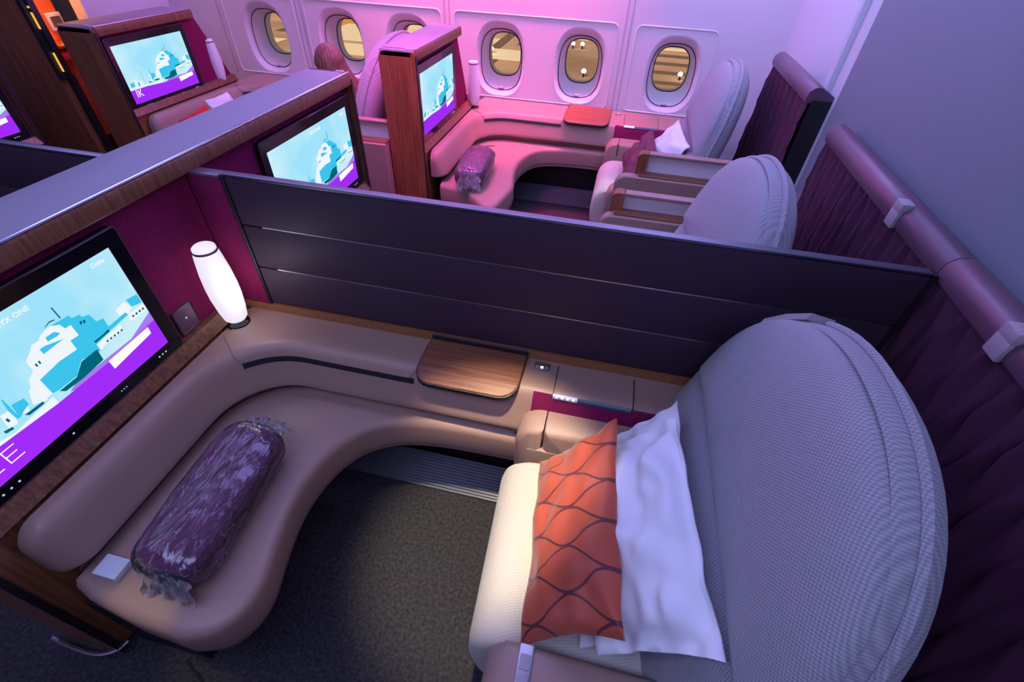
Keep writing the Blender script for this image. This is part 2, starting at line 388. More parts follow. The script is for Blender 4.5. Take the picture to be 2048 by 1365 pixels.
# outer skin behind the lining keeps light out
for (a, b, c, d) in ((-4.2, 2.2, 0, .6), (-4.2, 2.2, 1.21, 2.4)):
    n = len(V); V += [(a, 3.05, c), (b, 3.05, c), (b, 3.05, d), (a, 3.05, d)]; F.append([n, n + 1, n + 2, n + 3])
ww = struct(mesh('wall_window', V, F, white_wall, smooth=False))
for i, wx in enumerate(WINX):
    OFF = Vector((wx, WY, WZ))
    fr = struct(mesh('window_%d' % (i + 1), *loft([[(a * s, y, b * s2 + dz) for a, b in oval(.185, .245)] for s, s2, y, dz in
        ((1.01, 1.01, -.002, 0), (.985, .985, .0, -.001), (.955, .955, .008, -.003), (.92, .915, .022, -.006), (.885, .87, .040, -.010), (.86, .825, .056, -.012))], cap0=False, cap1=False), white_wall, angle=60))
    tag(fr, ['oval cabin window nearest the forward bulkhead, orange light outside', 'oval cabin window behind the seated passenger', 'oval cabin window half hidden by the window suite partition',
             'oval cabin window beside the unlit white lamp', 'oval cabin window above the small wooden table', 'oval cabin window left of the tall grey seat'][i], 'window')
    mesh('window_liner', *loft([[(a, y, b + dz) for a, b in oval(w_, h_)] for w_, h_, y, dz in ((.158, .202, .05, -.012), (.152, .192, .08, -.010), (.133, .158, .15, .004), (.127, .149, .175, .006))], cap0=False, cap1=False), white_wall, fr, angle=60)
    mesh('rim_seal', *loft([[(a, y, b - .012) for a, b in oval(w_, h_)] for w_, h_, y in ((.160, .204, .049), (.158, .202, .046), (.155, .199, .049))], cap0=False, cap1=False), dark, fr)
    mesh('pane', [(a, .176, b + .006) for a, b in oval(.13, .150)], [list(range(40))], glass_m, fr, smooth=False)
    mesh('pane_seal', *loft([[(a, y, b + .006) for a, b in oval(w_, h_)] for w_, h_, y in ((.129, .151, .172), (.122, .143, .172), (.122, .143, .177))], cap0=False, cap1=False), dark, fr)
    mesh('reveal', *loft([[(a, y, b + .006) for a, b in oval(.125, .147)] for y in (.176, .25)], cap0=False, cap1=False), white_wall, fr)
    # outer skin strip with the same opening
    rc = rect_match(-.25, .25, .6 - WZ, 1.21 - WZ); ov = oval(.125, .147)
    vv = [(a, .25, b) for a, b in rc] + [(a, .25, b + .006) for a, b in ov]
    mesh('outer_skin', vv, [[k, (k + 1) % NW, NW + (k + 1) % NW, NW + k] for k in range(NW)], dark, fr, smooth=False)
    box('shade_tab', (-.02, .04, -.205), (.02, .066, -.192), white_wall, fr, bev=.004)
OFF = Vector((0, 0, 0))
gx = [-4.2] + [v for wx in WINX for v in (wx - .25, wx + .25)] + [2.2]
vs, fs = [], []
for k in range(0, len(gx), 2):
    n = len(vs); vs += [(gx[k], 3.05, .6), (gx[k + 1], 3.05, .6), (gx[k + 1], 3.05, 1.21), (gx[k], 3.05, 1.21)]; fs.append([n, n + 1, n + 2, n + 3])
mesh('outer_skin', vs, fs, dark, ww, smooth=False)
# raised lining panels: rounded frames and the grooves between them
groove = mat('panel_groove', (.45, .42, .47), .7)
for x0, x1 in ((-2.02, -1.40), (-1.31, -.20), (-.10, 1.09), (1.215, 1.76)):
    P = rrect(x0, .648, x1, 1.19, .04); pts = [(a, WY - .001, b) for a, b in P]
    mesh('panel_edge', *tube(pts + pts[:2], .0055, 6), white_wall, ww)
for x in (-2.07, -1.375, -1.335, -.172, -.135, 1.135, 1.172):
    box('panel_joint', (x - .004, WY - .003, .63), (x + .004, WY + .002, 2.39), groove, ww)

# ---------------------------------------------------------------- outside: apron seen through the windows
struct(box('ground', (-60, 6, -3.2), (60, 120, -3.0), apron_m))
ap = thing('apron_marking', 'dark and pale painted bands on the apron outside the windows', 'road marking', (6, 20, -3))
def band(x0, x1, y0, y1, m, n=[0]):
    n[0] += 1; box('band', (x0, y0, -3), (x1, y1, -2.99 + .0004 * n[0]), m, ap)
band(-17.5, -14.8, 20.0, 22.0, apron_pale); band(-16.5, -13.5, 23.5, 24.4, apron_dark); band(-15, -12.5, 25, 30, apron_orange)
band(-14.2, -10.6, 22.9, 27, apron_pale); band(-13.5, -9.6, 20.2, 22.3, apron_pale); band(-12.5, -9, 18.6, 19.6, apron_dark)
band(-12, -9, 25, 29, apron_pale); band(-10, -8, 22, 24, apron_dark)
band(-6.9, -4.9, 24.2, 26.4, apron_pale); band(-5.4, -3.2, 21.9, 24.0, apron_pale); band(-6.2, -4.4, 20.4, 21.8, apron_dark); band(-5.4, -4.9, 24.0, 28.6, apron_dark); band(-4.3, -2.9, 25.2, 28, apron_dark)
band(-2.6, .6, 17.5, 19.2, apron_dark); band(-3.2, -1.0, 28, 29, apron_pale)
for k in range(5): band(1.2 + .2 * k, 5.2 - .3 * k, 20.2 + 1.75 * k, 20.7 + 1.8 * k, [apron_dark, apron_pale][k == 4])
for lx, ly, lb in ((-1.55, 25.6, 'upper left small lamp outside the window above the wooden table'), (-1.1, 25.7, 'upper right small lamp outside the window above the wooden table'),
                   (-1.75, 20.3, 'lower left small lamp outside the window above the wooden table'), (-.45, 20.2, 'lower right small lamp outside the window above the wooden table'),
                   (-5.0, 22.9, 'small lamp outside the window beside the unlit white lamp'), (3.4, 21.2, 'small lamp outside the window left of the tall grey seat')):
    ll = thing('apron_lamp', lb, 'lamp', (lx, ly, -3), 'apron lamps')
    mesh('post', *lathe([(.05, -3), (.04, -2.9), (.04, -2.85)], lx, ly, 10), dark, ll)
    mesh('lamp_head', *lathe([(.02, -2.86), (.08, -2.84), (.10, -2.78), (.07, -2.72), (.02, -2.70)], lx, ly, 12), lamp_glow, ll)

# ---------------------------------------------------------------- monitor partitions
def partition(y0, y1, label, sides, x0=-.19, top=1.18, slope=False, near_end=True, far_end=True, wl=True):
    """partition facing +X between y0 and y1; sides: list of (ya, yb) felt panels"""
    t = thing('monitor_partition', label, 'partition', ((x0 + .02) / 2, (y0 + y1) / 2, 0))
    e1 = y1 - (.24 if slope else 0)
    def prism(name, xa, xb, za, zb, m, ya=y0, yb=y1, bev=.004):
        # far end leans back with height on sloped partitions
        f = lambda z: (yb - .24 * max(0, (z - .66) / .52)) if slope else yb
        v = [(x, y, z) for x in (xa, xb) for z in (za, zb) for y in (ya, f(z))]
        return mesh(name, v, [[0, 1, 3, 2], [4, 6, 7, 5], [0, 2, 6, 4], [1, 5, 7, 3], [0, 4, 5, 1], [2, 3, 7, 6]], m, t, smooth=False)
    prism('core', x0 + .01, -.035, .03, top - .045, wood_z, y0 + .012, y1 - .012)
    prism('lower_panel', -.034, .004, .03, .665, wood_z, y0 + .014, y1 - .014)
    for ya, yb in sides: prism('felt_panel', -.034, -.022, .67, top - .05, maroon, ya, yb)
    ledge = box('ledge', (x0, y0, top - .045), (.0, e1, top), ledge_m, t, bev=.012)
    box('fascia', (-.02, y0 + .012, top - .052), (.018, e1 - .012, top - .004), wood_y, t, bev=.008)
    mesh('edge_trim', *tube([(.010, y0 + .012, top - .001), (.010, e1 - .012, top - .001)], .0035, 6), chrome, t)
    if wl:
        for ya, yb in sides:
            mesh('wood_sill', [(x, y, z) for y in (ya, yb) for x, z in ((-.03, .69), (.0, .69), (.022, .652), (-.03, .652))],
                 [[0, 1, 5, 4], [1, 2, 6, 5], [2, 3, 7, 6], [3, 0, 4, 7], [0, 3, 2, 1], [4, 5, 6, 7]], wood_y, t, smooth=False)
    for ye, flag, s in ((y0, near_end, -1), (y1, far_end, 1)):
        if not flag: continue
        a, b = sorted((ye, ye - s * .012)); P = rrect(x0 - .004, .03, .012, top - .012, .03, rs=[.012, .04, .004, .004])
        v, f = loft([[(x, y, z) for x, z in P] for y in (a, b)])
        if slope and s > 0: continue
        mesh('end_panel', v, f, wood_z, t)
        q = sorted((ye - s * .014, ye - s * .022))
        box('end_slot', (x0 + .02, q[0], top - .002), (-.05, q[1], top + .0015), dark, t)
        box('end_clip', (-.045, q[0] - .006, top - .004), (-.005, q[1] + .006, top + .004), clip_m, t, bev=.003)
        box('corner_seam', (.012, min(ye, ye - s * .016), .03), (.0165, max(ye, ye - s * .016), top - .03), dark, t)
    return t
def kick(t, pts): mesh('kick_trim', *tube(crom(pts, 5), .006, 6), chrome, t)
P1 = partition(-.958, .985, 'long walnut partition with lavender grey ledge carrying two lit monitors', [(-.94, -.004), (.004, .97)])
kick(P1, [(-.2, -.975, .05), (-.1, -.982, .05), (-.03, -.978, .05), (.012, -.955, .05), (.022, -.93, .05)])
# socket panel on the felt beside the near monitor
sp_ = box('socket_panel', (-.022, -.262, .70), (-.016, -.185, .785), rail_m, P1, bev=.008)
box('socket_light', (-.0165, -.227, .742), (-.0145, -.222, .747), S_['dot'], sp_)
OFF = Vector((-2.0, 0, 0))
P1f = partition(-.958, .985, 'walnut partition of the next row ahead, violet screen at the left picture edge', [(-.94, -.004), (.004, .97)])
OFF = Vector((.10, 2.46, 0))
PW = partition(-.97, .08, 'walnut window suite partition with magenta lit top beside the aisle', [(-.955, .06)], slope=True, far_end=False)
OFF = Vector((-1.88, 2.46, 0))
PF = partition(-.97, .08, 'walnut partition with monitor in the far left window suite', [(-.955, .06)], x0=-.24, top=1.145, slope=True, far_end=False)
OFF = Vector((0, 0, 0))

# ---------------------------------------------------------------- monitors
PIC = {'white': [
 [(0.281,0.202),(0.297,0.213),(0.311,0.227),(0.328,0.226),(0.335,0.233),(0.349,0.238),(0.364,0.239),(0.381,0.229),(0.385,0.214),(0.399,0.214),(0.399,0.181),(0.377,0.182),(0.376,0.154),(0.331,0.156),(0.277,0.148),(0.277,0.101),(0.25,0.1),(0.262,0.125),(0.252,0.142),(0.262,0.163),(0.281,0.176)],
 [(0.417,0.131),(0.492,0.139),(0.492,0.120),(0.433,0.117),(0.413,0.111)], [(0.505,0.178),(0.534,0.183),(0.542,0.156),(0.521,0.146),(0.503,0.161)],
 [(0.525,0.147),(0.574,0.147),(0.575,0.125),(0.520,0.126)], [(0.179,0.136),(0.195,0.134),(0.194,0.104),(0.190,0.095),(0.173,0.100)],
 [(0.248,0.144),(0.275,0.138),(0.269,0.111),(0.260,0.095),(0.234,0.109)], [(0.216,0.123),(0.227,0.120),(0.222,0.102),(0.210,0.105)],
 [(0.0,0.09),(0.06,0.098),(0.145,0.088),(0.174,0.082),(0.273,0.094),(0.273,0.071),(0.139,0.079),(0,.079)], [(.06,.13),(.075,.13),(.075,.096),(.06,.096)], [(.09,.118),(.118,.116),(.118,.09),(.09,.09)]],
 'teal': [
 [(0.364,0.239),(0.408,0.236),(0.410,0.226),(0.428,0.223),(0.430,0.213),(0.445,0.210),(0.450,0.183),(0.467,0.180),(0.466,0.153),(0.521,0.157),(0.524,0.147),(0.463,0.141),(0.415,0.133),(0.376,0.154),(0.377,0.182),(0.399,0.181),(0.399,0.214),(0.385,0.214),(0.381,0.229)],
 [(0.277,0.148),(0.331,0.156),(0.376,0.154),(0.417,0.137),(0.417,0.112),(0.368,0.124),(0.339,0.098),(0.292,0.098),(0.277,0.101)],
 [(0.341,0.223),(0.362,0.223),(0.371,0.212),(0.362,0.210),(0.340,0.212)], [(0.317,0.208),(0.328,0.208),(0.369,0.196),(0.317,0.193)],
 [(0.540,0.184),(0.573,0.180),(0.573,0.152),(0.544,0.159)], [(0.206,0.141),(0.231,0.136),(0.230,0.117),(0.212,0.110),(0.200,0.103)],
 [(0.201,0.167),(0.203,0.161),(0.201,0.105),(0.196,0.104),(0.195,0.134)], [(.02,.118),(.05,.12),(.05,.095),(.02,.093)], [(.076,.112),(.09,.112),(.09,.09),(.076,.09)]],
 'dark': [
 [(0.290,0.095),(0.337,0.096),(0.366,0.121),(0.411,0.122),(0.408,0.088),(0.347,0.082),(0.300,0.084)], [(0.445,0.145),(0.461,0.148),(0.462,0.140),(0.418,0.138),(0.416,0.144)],
 [(0.388,0.275),(0.391,0.273),(0.392,0.242),(0.389,0.241)], [(0.353,0.244),(0.368,0.250),(0.380,0.247),(0.379,0.245),(0.367,0.247),(0.355,0.243)],
 [(0.162,0.102),(0.179,0.098),(0.179,0.091),(0.163,0.094)], [(0.210,0.102),(0.252,0.101),(0.252,0.094),(0.216,0.094)],
 [(0.419,0.209),(0.424,0.206),(0.420,0.200),(0.415,0.200)], [(0.426,0.206),(0.432,0.204),(0.427,0.197),(0.423,0.199)], [(.29,.186),(.294,.186),(.294,.178),(.29,.178)], [(.298,.187),(.302,.187),(.302,.179),(.298,.179)],
 [(.18,.122),(.185,.122),(.185,.112),(.18,.112)], [(.13,.17),(.1315,.17),(.1315,.09),(.13,.09)], [(.108,.15),(.1092,.15),(.1092,.09),(.108,.09)]]
 + [[(.44 + .011 * k, .1245), (.446 + .011 * k, .1255), (.446 + .011 * k, .1205), (.44 + .011 * k, .1195)] for k in range(5)]
 + [[(.53 + .011 * k, .138), (.536 + .011 * k, .138), (.536 + .011 * k, .132), (.53 + .011 * k, .132)] for k in range(4)],
 'violet': [[(0.576,0.115),(0.576,0.084),(0.418,0.072),(0.334,0.064),(0.305,0.075),(0.330,0.084),(0.405,0.084),(0.496,0.084)]],
 'purple': [[(0.576,0.087),(0.576,0.0),(0,0),(0,.079),(0.140,0.079),(0.273,0.071),(0.418,0.072)]],
 'label': [[(0.415,0.075),(0.549,0.082),(0.548,0.060),(0.416,0.046)]]}
for k in range(9):   # bits of the little souk in front of the palace
    a = .30 + .011 * k; PIC['white'].append([(a, .112 + .004 * (k % 3)), (a + .006, .112 + .004 * (k % 3)), (a + .006, .106), (a, .106)])
for k in range(6):
    a = .372 + .006 * k; PIC['white'].append([(a, .112 - .003 * (k % 3)), (a + .003, .113), (a + .003, .107 - .003 * (k % 2)), (a, .106)])
def monitor(label, words, ya=-.899):
    """screen lower left corner at (0, ya, .7325), facing +X"""
    t = thing('monitor', label, 'monitor', (-.01, ya + .288, .69))
    P = rrect(ya - .028, .692, ya + .617, 1.097, .012); Q = rrect(ya - .025, .695, ya + .614, 1.094, .011); S = rrect(ya, .7325, ya + .576, 1.0565, .002)
    L = lambda P_, x: [(x, a, b) for a, b in P_]
    v, f = loft([L(P, -.0225), L(P, -.003), L(Q, .0), L(S, .0), L(S, -.003)]); mesh('frame', v, f, black_gloss, t)
    Rr = L(rrect(ya - .0275, .6925, ya + .6165, 1.0965, .012), -.002); mesh('frame_edge', *tube(Rr + Rr[:2], .0016, 5), rail_m, t)
    s = mesh('screen', L([(ya, .7325), (ya + .576, .7325), (ya + .576, 1.0565), (ya, 1.0565)], -.0022), [[0, 1, 2, 3]], S_['sky'], t, smooth=False)
    V, F, I = [], [], []; ks = ['violet', 'purple', 'white', 'teal', 'dark', 'label']
    for n, k in enumerate(ks):
        for q in PIC[k]:
            m0 = len(V); V += [(-.0019 + .0003 * n, ya + a, .7325 + b) for a, b in ccw(q)]; F.append(list(range(m0, len(V)))); I.append(n)
    mesh('picture', V, F, None, s, smooth=False, mats=[S_[k] for k in ks], midx=I)
    for wd, u, v_, sz, al in words:
        text('lettering', wd, sz, S_['label'], s, (.0002, ya + u, .7325 + v_), FACE_X, align=al)
    for n, (u, v_) in enumerate(((.53, -.018), (.542, -.018), (.554, -.018), (.395, -.02), (.403, -.02), (.411, -.02), (.25, -.02), (.113, -.02), (.095, -.02), (.077, -.02))):
        r = .0022 if n < 3 or n > 5 else .0014
        box('touch_dot', (-.0003, ya + u - r, .7325 + v_ - r), (.0006, ya + u + r, .7325 + v_ + r), S_['dot'], t)
    return t
W1 = [('ORYX ONE', .355, .297, .0165, 'RIGHT'), ('Doha', .55, .300, .0165, 'RIGHT')]
TV = monitor('large lit monitor at the left edge, showing palace picture above violet band', W1)
_s = [c for c in TV.children if c.name.startswith('screen')][0]
def stroke(u0, v0, u1, v1): return box_vf((-.0001, -.899 + u0, .7325 + v0), (.0003, -.899 + u1, .7325 + v1))
mesh('lettering', *join(*[stroke(*q) for q in ((.128, .028, .1305, .066), (.128, .028, .160, .0305), (.128, .046, .154, .0485), (.128, .0635, .158, .066), (.085, .028, .0875, .066), (.085, .028, .114, .0305))]), S_['label'], _s, smooth=False)
monitor('lit monitor seen above the dark divider, lower left corner hidden behind it', [('ORYX ONE', .355, .297, .0165, 'RIGHT'), ('Doha', .55, .300, .0165, 'RIGHT')], ya=.335)
OFF = Vector((.10, 2.46, 0)); monitor('monitor seen edge-on beside the unlit lamp of the window suite', [('Doha', .55, .300, .0165, 'RIGHT')])
OFF = Vector((-1.88, 2.46, -.022)); monitor('monitor of the far left window suite, white letters on its violet band', [('IK', .03, .035, .06, 'LEFT')])
OFF = Vector((-2.0, 0, 0)); monitor('monitor cut off by the left picture edge, only violet corner visible', [], ya=.335)
OFF = Vector((0, 0, 0))

# ---------------------------------------------------------------- dividers
def divider(label, x1=1.962):
    t = thing('privacy_divider', label, 'divider', (1.0, 0, .64))
    pn = box('felt_end', (.0, -.016, .665), (.108, .016, 1.122), maroon, t, bev=.004)
    box('end_cap', (-.005, -.02, 1.122), (.108, .02, 1.132), rail_m, t, bev=.004)
    box('edge_post', (.108, -.017, .655), (.120, .017, 1.134), dark, t, bev=.003)
    zs = [.672, .824, .977, 1.128]
    for k in range(3):
        box('slat', (.121, -.014, zs[k] + .0015), (x1, .014, zs[k + 1] - .0025), slat_m, t, bev=.004)
    for z in zs[1:3]:
        box('joint_strip', (.19, -.0128, z - .0025), (x1 - .05, .0128, z + .0015), satin, t)
    box('top_rail', (.108, -.013, 1.1265), (x1, .013, 1.136), rail_metal, t, bev=.003)
    box('foot_trim', (.0, -.02, .6408), (x1 - .2, .02, .670), wood_dots, t)
    box('hinge_post', (x1, -.014, .643), (x1 + .012, .014, 1.132), dark, t)
    return t
divider('dark aubergine divider of three slats across the middle of the picture')
OFF = Vector((-2.0, 0, 0)); divider('dark grey divider at the left edge, beyond the walnut partition', x1=1.80); OFF = Vector((0, 0, 0))

# ---------------------------------------------------------------- quilted screens on the bulkhead
def quilted(label, ya, yb, x=2.0, zt=1.13, slope=0, clips=(), back=.06, dark_edge=False, joint=None):
    t = thing('quilted_screen', label, 'screen', (x + .03, (ya + yb) / 2, 0))
    ny, nz = int((yb - ya) / .0085), 60; V = []
    top = lambda y: zt
    for i in range(ny + 1):
        y0 = ya + (yb - ya) * i / ny
        for j in range(nz + 1):
            v = j / nz; z = .02 + v * (zt - .02); y = y0
            if slope: y = y0 + slope * (y0 - ya) / (yb - ya) * (1 - v)
            ph = y0 / .052; a = 2 * PI * z / .27
            k = math.floor(ph); fr = ph - k
            # neighbouring pleats swing in opposite phase: lens-shaped folds
            c =   .5 + .34 * math.sin(a + (PI if k % 2 else 0))
            d = (fr / c) if fr < c else (1 - fr) / (1 - c)
            V.append((x - .020 * (d ** .8), y, z))
    F = grid_f(ny + 1, nz + 1)
    mesh('quilt', V, F, quilt_m, t, angle=75)
    s1 = slope
    v = [(xx, yy + (s1 if (yy == yb and zz < .5) else 0), zz) for xx in (x + .001, x + back) for yy in (ya, yb) for zz in (.0, zt)]
    mesh('backing', v, [[0, 1, 3, 2], [4, 6, 7, 5], [0, 4, 5, 1], [2, 3, 7, 6], [1, 5, 7, 3], [0, 2, 6, 4]], dark, t, smooth=False)
    P = [(x - .022, zt - .012), (x - .026, zt + .006), (x - .022, zt + .03), (x - .006, zt + .047), (x + .018, zt + .052), (x + .044, zt + .04), (x + back, zt + .01), (x + back, zt - .012)]
    segs = [ya] + ([joint] if joint is not None else []) + [yb]
    for a, b in zip(segs, segs[1:]):
        R = lambda y, s: [(x + .015 + (px - x - .015) * s, y, zt + .018 + (pz - zt - .018) * s) for px, pz in P]
        mesh('rail', *loft([R(a + .001, .97), R(a + .003, 1), R(b - .003, 1), R(b - .001, .97)]), rail_m, t, angle=50)
    for c in clips:
        box('clip', (x - .034, c - .022, zt - .016), (x - .022, c + .022, zt + .03), clip_m, t, bev=.003)
        box('clip', (x - .034, c - .022, zt + .026), (x - .003, c + .022, zt + .054), clip_m, t, bev=.003)
    return t
quilted('long plum quilted screen with rolled rail and two grey clips along the bulkhead', -1.7, .955, clips=(-.262, .272), joint=0.0)
quilted('short plum quilted screen behind the far window seat', 1.33, 2.10, x=2.0, zt=1.165, slope=.3, back=.1)

# ---------------------------------------------------------------- lounge consoles (sofa back, lid, footrest bench)
FACE = [(0, .640), (.010, .638), (.020, .631), (.029, .618), (.038, .598), (.050, .56), (.061, .53), (.069, .507), (.069, .497), (.060, .49)]
class Path:
    def __init__(s, X0, Y0, yn, xe, r, ext=0):
        s.pts = []; s.Y0 = Y0; s.ext = ext
        for k in range(15): s.pts.append((X0, yn + (Y0 - r - yn) * k / 14))
        for k in range(1, 13):
            a = PI - PI / 2 * k / 12; s.pts.append((X0 + r + r * math.cos(a), Y0 - r + r * math.sin(a)))
        for k in range(1, 31): s.pts.append((X0 + r + (xe - X0 - r) * k / 30, Y0))
        s.L = [0]
        for a, b in zip(s.pts, s.pts[1:]): s.L.append(s.L[-1] + math.hypot(b[0] - a[0], b[1] - a[1]))
    def at(s, d):
        d = min(max(d, 0), s.L[-1] - 1e-6); i = max(k for k in range(len(s.L)) if s.L[k] <= d); i = min(i, len(s.pts) - 2)
        t = (d - s.L[i]) / (s.L[i + 1] - s.L[i]); a, b = s.pts[i], s.pts[i + 1]
        def tn(k):
            k0, k1 = max(k - 1, 0), min(k + 1, len(s.pts) - 1); v = Vector((s.pts[k1][0] - s.pts[k0][0], s.pts[k1][1] - s.pts[k0][1])); return v.normalized()
        tt = (tn(i) * (1 - t) + tn(i + 1) * t).normalized()
        return (a[0] + (b[0] - a[0]) * t, a[1] + (b[1] - a[1]) * t), (tt.y, -tt.x)   # point, inward normal (towards the suite)
    def of_x(s, x):   # arc length where the straight part passes x
        return s.L[-1] - (s.pts[-1][0] - x)
    def surf(s, d, q, lift=0):
        (px, py), (nx, ny) = s.at(d)
        zd = 0 if d > .06 else .07 * (1 - math.sqrt(max(0, 1 - (1 - d / .06) ** 2)))
        end = 1.0
        if d < .07: end = math.sqrt(max(0, 1 - (1 - d / .07) ** 2)) * .85 + .15
        if q <= 1:
            # distance back to the partition (x=.02) or the wall/divider (y=ext)
            c = [];
            if nx > 1e-3: c.append((px - .021) / nx)
            if ny < -1e-3: c.append((s.ext - .004 - py) / -ny)
            wd = min(c); n = -wd * (1 - q); z = .640 - zd; return (px + nx * n, py + ny * n, z + lift)
        q = min(q - 1, 1) * (len(FACE) - 1); i = min(int(q), len(FACE) - 2); t = q - i
        n = FACE[i][0] + (FACE[i + 1][0] - FACE[i][0]) * t; z = FACE[i][1] + (FACE[i + 1][1] - FACE[i][1]) * t
        j0, j1 = max(i - (t < .5), 0), min(i + 1 + (t >= .5), len(FACE) - 1)
        dn, dz = FACE[j1][0] - FACE[j0][0], FACE[j1][1] - FACE[j0][1]; l = math.hypot(dn, dz)
        n = n * end + lift * (-dz / l); z += lift * (dn / l)
        z -= zd * max(0, z - .49) / .15
        return (px + nx * n, py + ny * n, z)
    def patch(s, d0, d1, q0, q1, lift, nd=24, nq=10, corner=None):
        """a sheet following the surface, with thickness down to it; corner = rounding of the patch corners (fraction)"""
        V = []; F = []
        for k in (lift, -.001):
            for i in range(nd + 1):
                u = i / nd; lo, hi = q0, q1
                if corner:
                    e = min(u, 1 - u) * (d1 - d0); c = corner
                    if e < c: cut = (1 - math.sqrt(max(0, 1 - (1 - e / c) ** 2))) * c * 8; hi = q1 - cut * (q1 - q0) * .5
                for j in range(nq + 1): V.append(s.surf(d0 + (d1 - d0) * u, lo + (hi - lo) * j / nq, k))
        N = (nd + 1) * (nq + 1)
        F += grid_f(nd + 1, nq + 1) + [f[::-1] for f in grid_f(nd + 1, nq + 1, off=N)]
        ring = [i * (nq + 1) for i in range(nd + 1)] + [nd * (nq + 1) + j for j in range(1, nq + 1)] + [i * (nq + 1) + nq for i in range(nd - 1, -1, -1)] + [j for j in range(nq - 1, 0, -1)]
        for a, b in zip(ring, ring[1:] + ring[:1]): F.append([a, b, b + N, a + N])
        return V, F
def console(label, yn=-.89, ext=0, xe=1.62, hinge=True):
    p = Path(.045, -.137, yn, xe, .275, ext)
    t = thing('lounge_console', label, 'console', (.4, -.3, 0))
    nd = 110; D = [p.L[-1] * (i / nd) for i in range(nd + 1)]; D = sorted(D + [.002, .005, .01, .02, .03, .045, .06])
    Q = [0, .5, .9] + [1 + k / 18 for k in range(19)]
    V = [p.surf(d, q) for d in D for q in Q]; F = grid_f(len(D), len(Q)); n = len(Q)
    # close the near end of the sofa back
    V.append((p.pts[0][0], p.pts[0][1], .49)); V.append((.021, p.pts[0][1], .49)); F.append(list(range(n)) + [len(V) - 2, len(V) - 1])
    mesh('sofa_back', V, F, leather, t, angle=50)
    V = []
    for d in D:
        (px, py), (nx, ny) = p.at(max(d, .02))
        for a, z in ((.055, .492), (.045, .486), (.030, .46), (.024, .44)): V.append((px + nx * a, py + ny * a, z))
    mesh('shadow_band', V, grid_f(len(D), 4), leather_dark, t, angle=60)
    # straight section profile shortcuts
    d0 = p.L[14] + .19; d1 = p.of_x(.705)
    mesh('storage_lid', *p.patch(d0, d1, .25, 1.40, .0045, nd=30, nq=14, corner=.03), leather, t, angle=45)
    mesh('storage_slot', *p.patch(d0 + .012, d1 - .004, 1.405, 1.475, .0025, nd=30, nq=3), dark, t)
    # wooden flap table with its hinge
    P = rrect(.712, -.205 , 1.038, -.012 + ext, .05, rs=[.006, .006, .05, .06])
    def tilt(vf): return [(x, y, z - .0 if y > -.13 else z - .25 * (-.13 - y)) for x, y, z in vf[0]], vf[1]
    tb = mesh('flap_table', *tilt(slab(ccw(P), .645, .658, .004)), wood_x, t)
    P2 = rrect(.710, -.208, 1.040, -.010 + ext, .05, rs=[.006, .006, .05, .06]); mesh('table_edge', *tilt(slab(ccw(P2), .640, .653, .002)), dark, tb)
    if hinge: box('hinge', (.715, -.030 + ext, .642), (1.04, -.021 + ext, .666), dark, t); box('hinge', (.715, -.022 + ext, .642), (1.04, -.0205 + ext, .674), rail_m, t)
    # control plate, small side lid, button strip, plum pocket
    b = box('control_plate', (1.068, -.07 + ext * .8, .641), (1.118, -.034 + ext * .8, .646), satin, t, bev=.002)
    for k in range(3): box('button', (1.073 + .015 * k, -.063 + ext * .8, .645), (1.083 + .015 * k, -.054 + ext * .8, .648), S_['label'] if k == 1 else clip_m, b)
    a0, a1 = p.of_x(1.145), p.of_x(1.385)
    mesh('side_lid', *p.patch(a0, a1, .3, 1.16, .004, nd=16, nq=12), leather, t, angle=45)
    for a in (a0, a1): mesh('lid_seam', *p.patch(a - .0015, a + .0015, .25, 1.17, .0045, nd=1, nq=12), dark, t)
    mesh('plum_pocket', *p.patch(p.of_x(1.085), p.of_x(xe - .01), 1.17, 1.60, .003, nd=40, nq=8, corner=.02), maroon, t)
    s = mesh('button_strip', *p.patch(a0, a0 + .075, 1.165, 1.27, .008, nd=6, nq=3), satin, t)
    for k in range(4): mesh('button', *p.patch(a0 + .008 + .017 * k, a0 + .016 + .017 * k, 1.19, 1.245, .0095, nd=2, nq=2), S_['label'], s)
    mesh('handset_slot', *p.patch(a0 + .076, a1 - .004, 1.165, 1.27, .006, nd=8, nq=3), navy_strip, t)
    # footrest bench
    inner = []
    for d in [D[0]] + [p.L[-1] * k / 40 for k in range(1, 41)]:
        if d > p.of_x(1.10): break
        (px, py), (nx, ny) = p.at(max(d, .0)); inner.append((px + nx * .03, py + ny * .03))
    e = yn - .04
    outer = crom([(1.10, -.212), (.95, -.214), (.78, -.222), (.65, -.248), (.56, -.30), (.505, -.38), (.478, -.48), (.476, -.58), (.497, -.69), (.522, -.79), (.515, -.86), (.475, -.915 + (yn + .89)), (.41, e - .012)], 4)
    outer = [(v[0], v[1]) for v in outer]
    if yn < -.92:
        outer = [(x, y + (yn + .89) * min(1, max(0, (-.3 - y) / .55))) for x, y in outer]
    P0 = inner + outer + [(.26, e - .004), (.13, e + .014), (.075, e + .03)]; wt = [.12] * len(inner) + [1] * (len(P0) - len(inner))
    A_ = sum(P0[i - 1][0] * P0[i][1] - P0[i][0] * P0[i - 1][1] for i in range(len(P0)))
    if A_ < 0: P0, wt = P0[::-1], wt[::-1]
    be = mesh('footrest_bench', *slab(P0, .335, .452, .028, r0=.012, wt=wt), leather, t, angle=50)
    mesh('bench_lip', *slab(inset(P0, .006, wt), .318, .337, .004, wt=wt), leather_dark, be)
    box('plinth', (.03, e + .02, .0), (.27, -.2, .32), dark, t)
    # footwell: black back wall and ribbed grey kick plate
    box('footwell_wall', (.2, -.10, .0), (1.5, -.06, .34), dark, t)
    lab = box('footwell_label', (.60, -.104, .262), (.72, -.1005, .285), navy_strip, t)
    kv = []
    ys = []
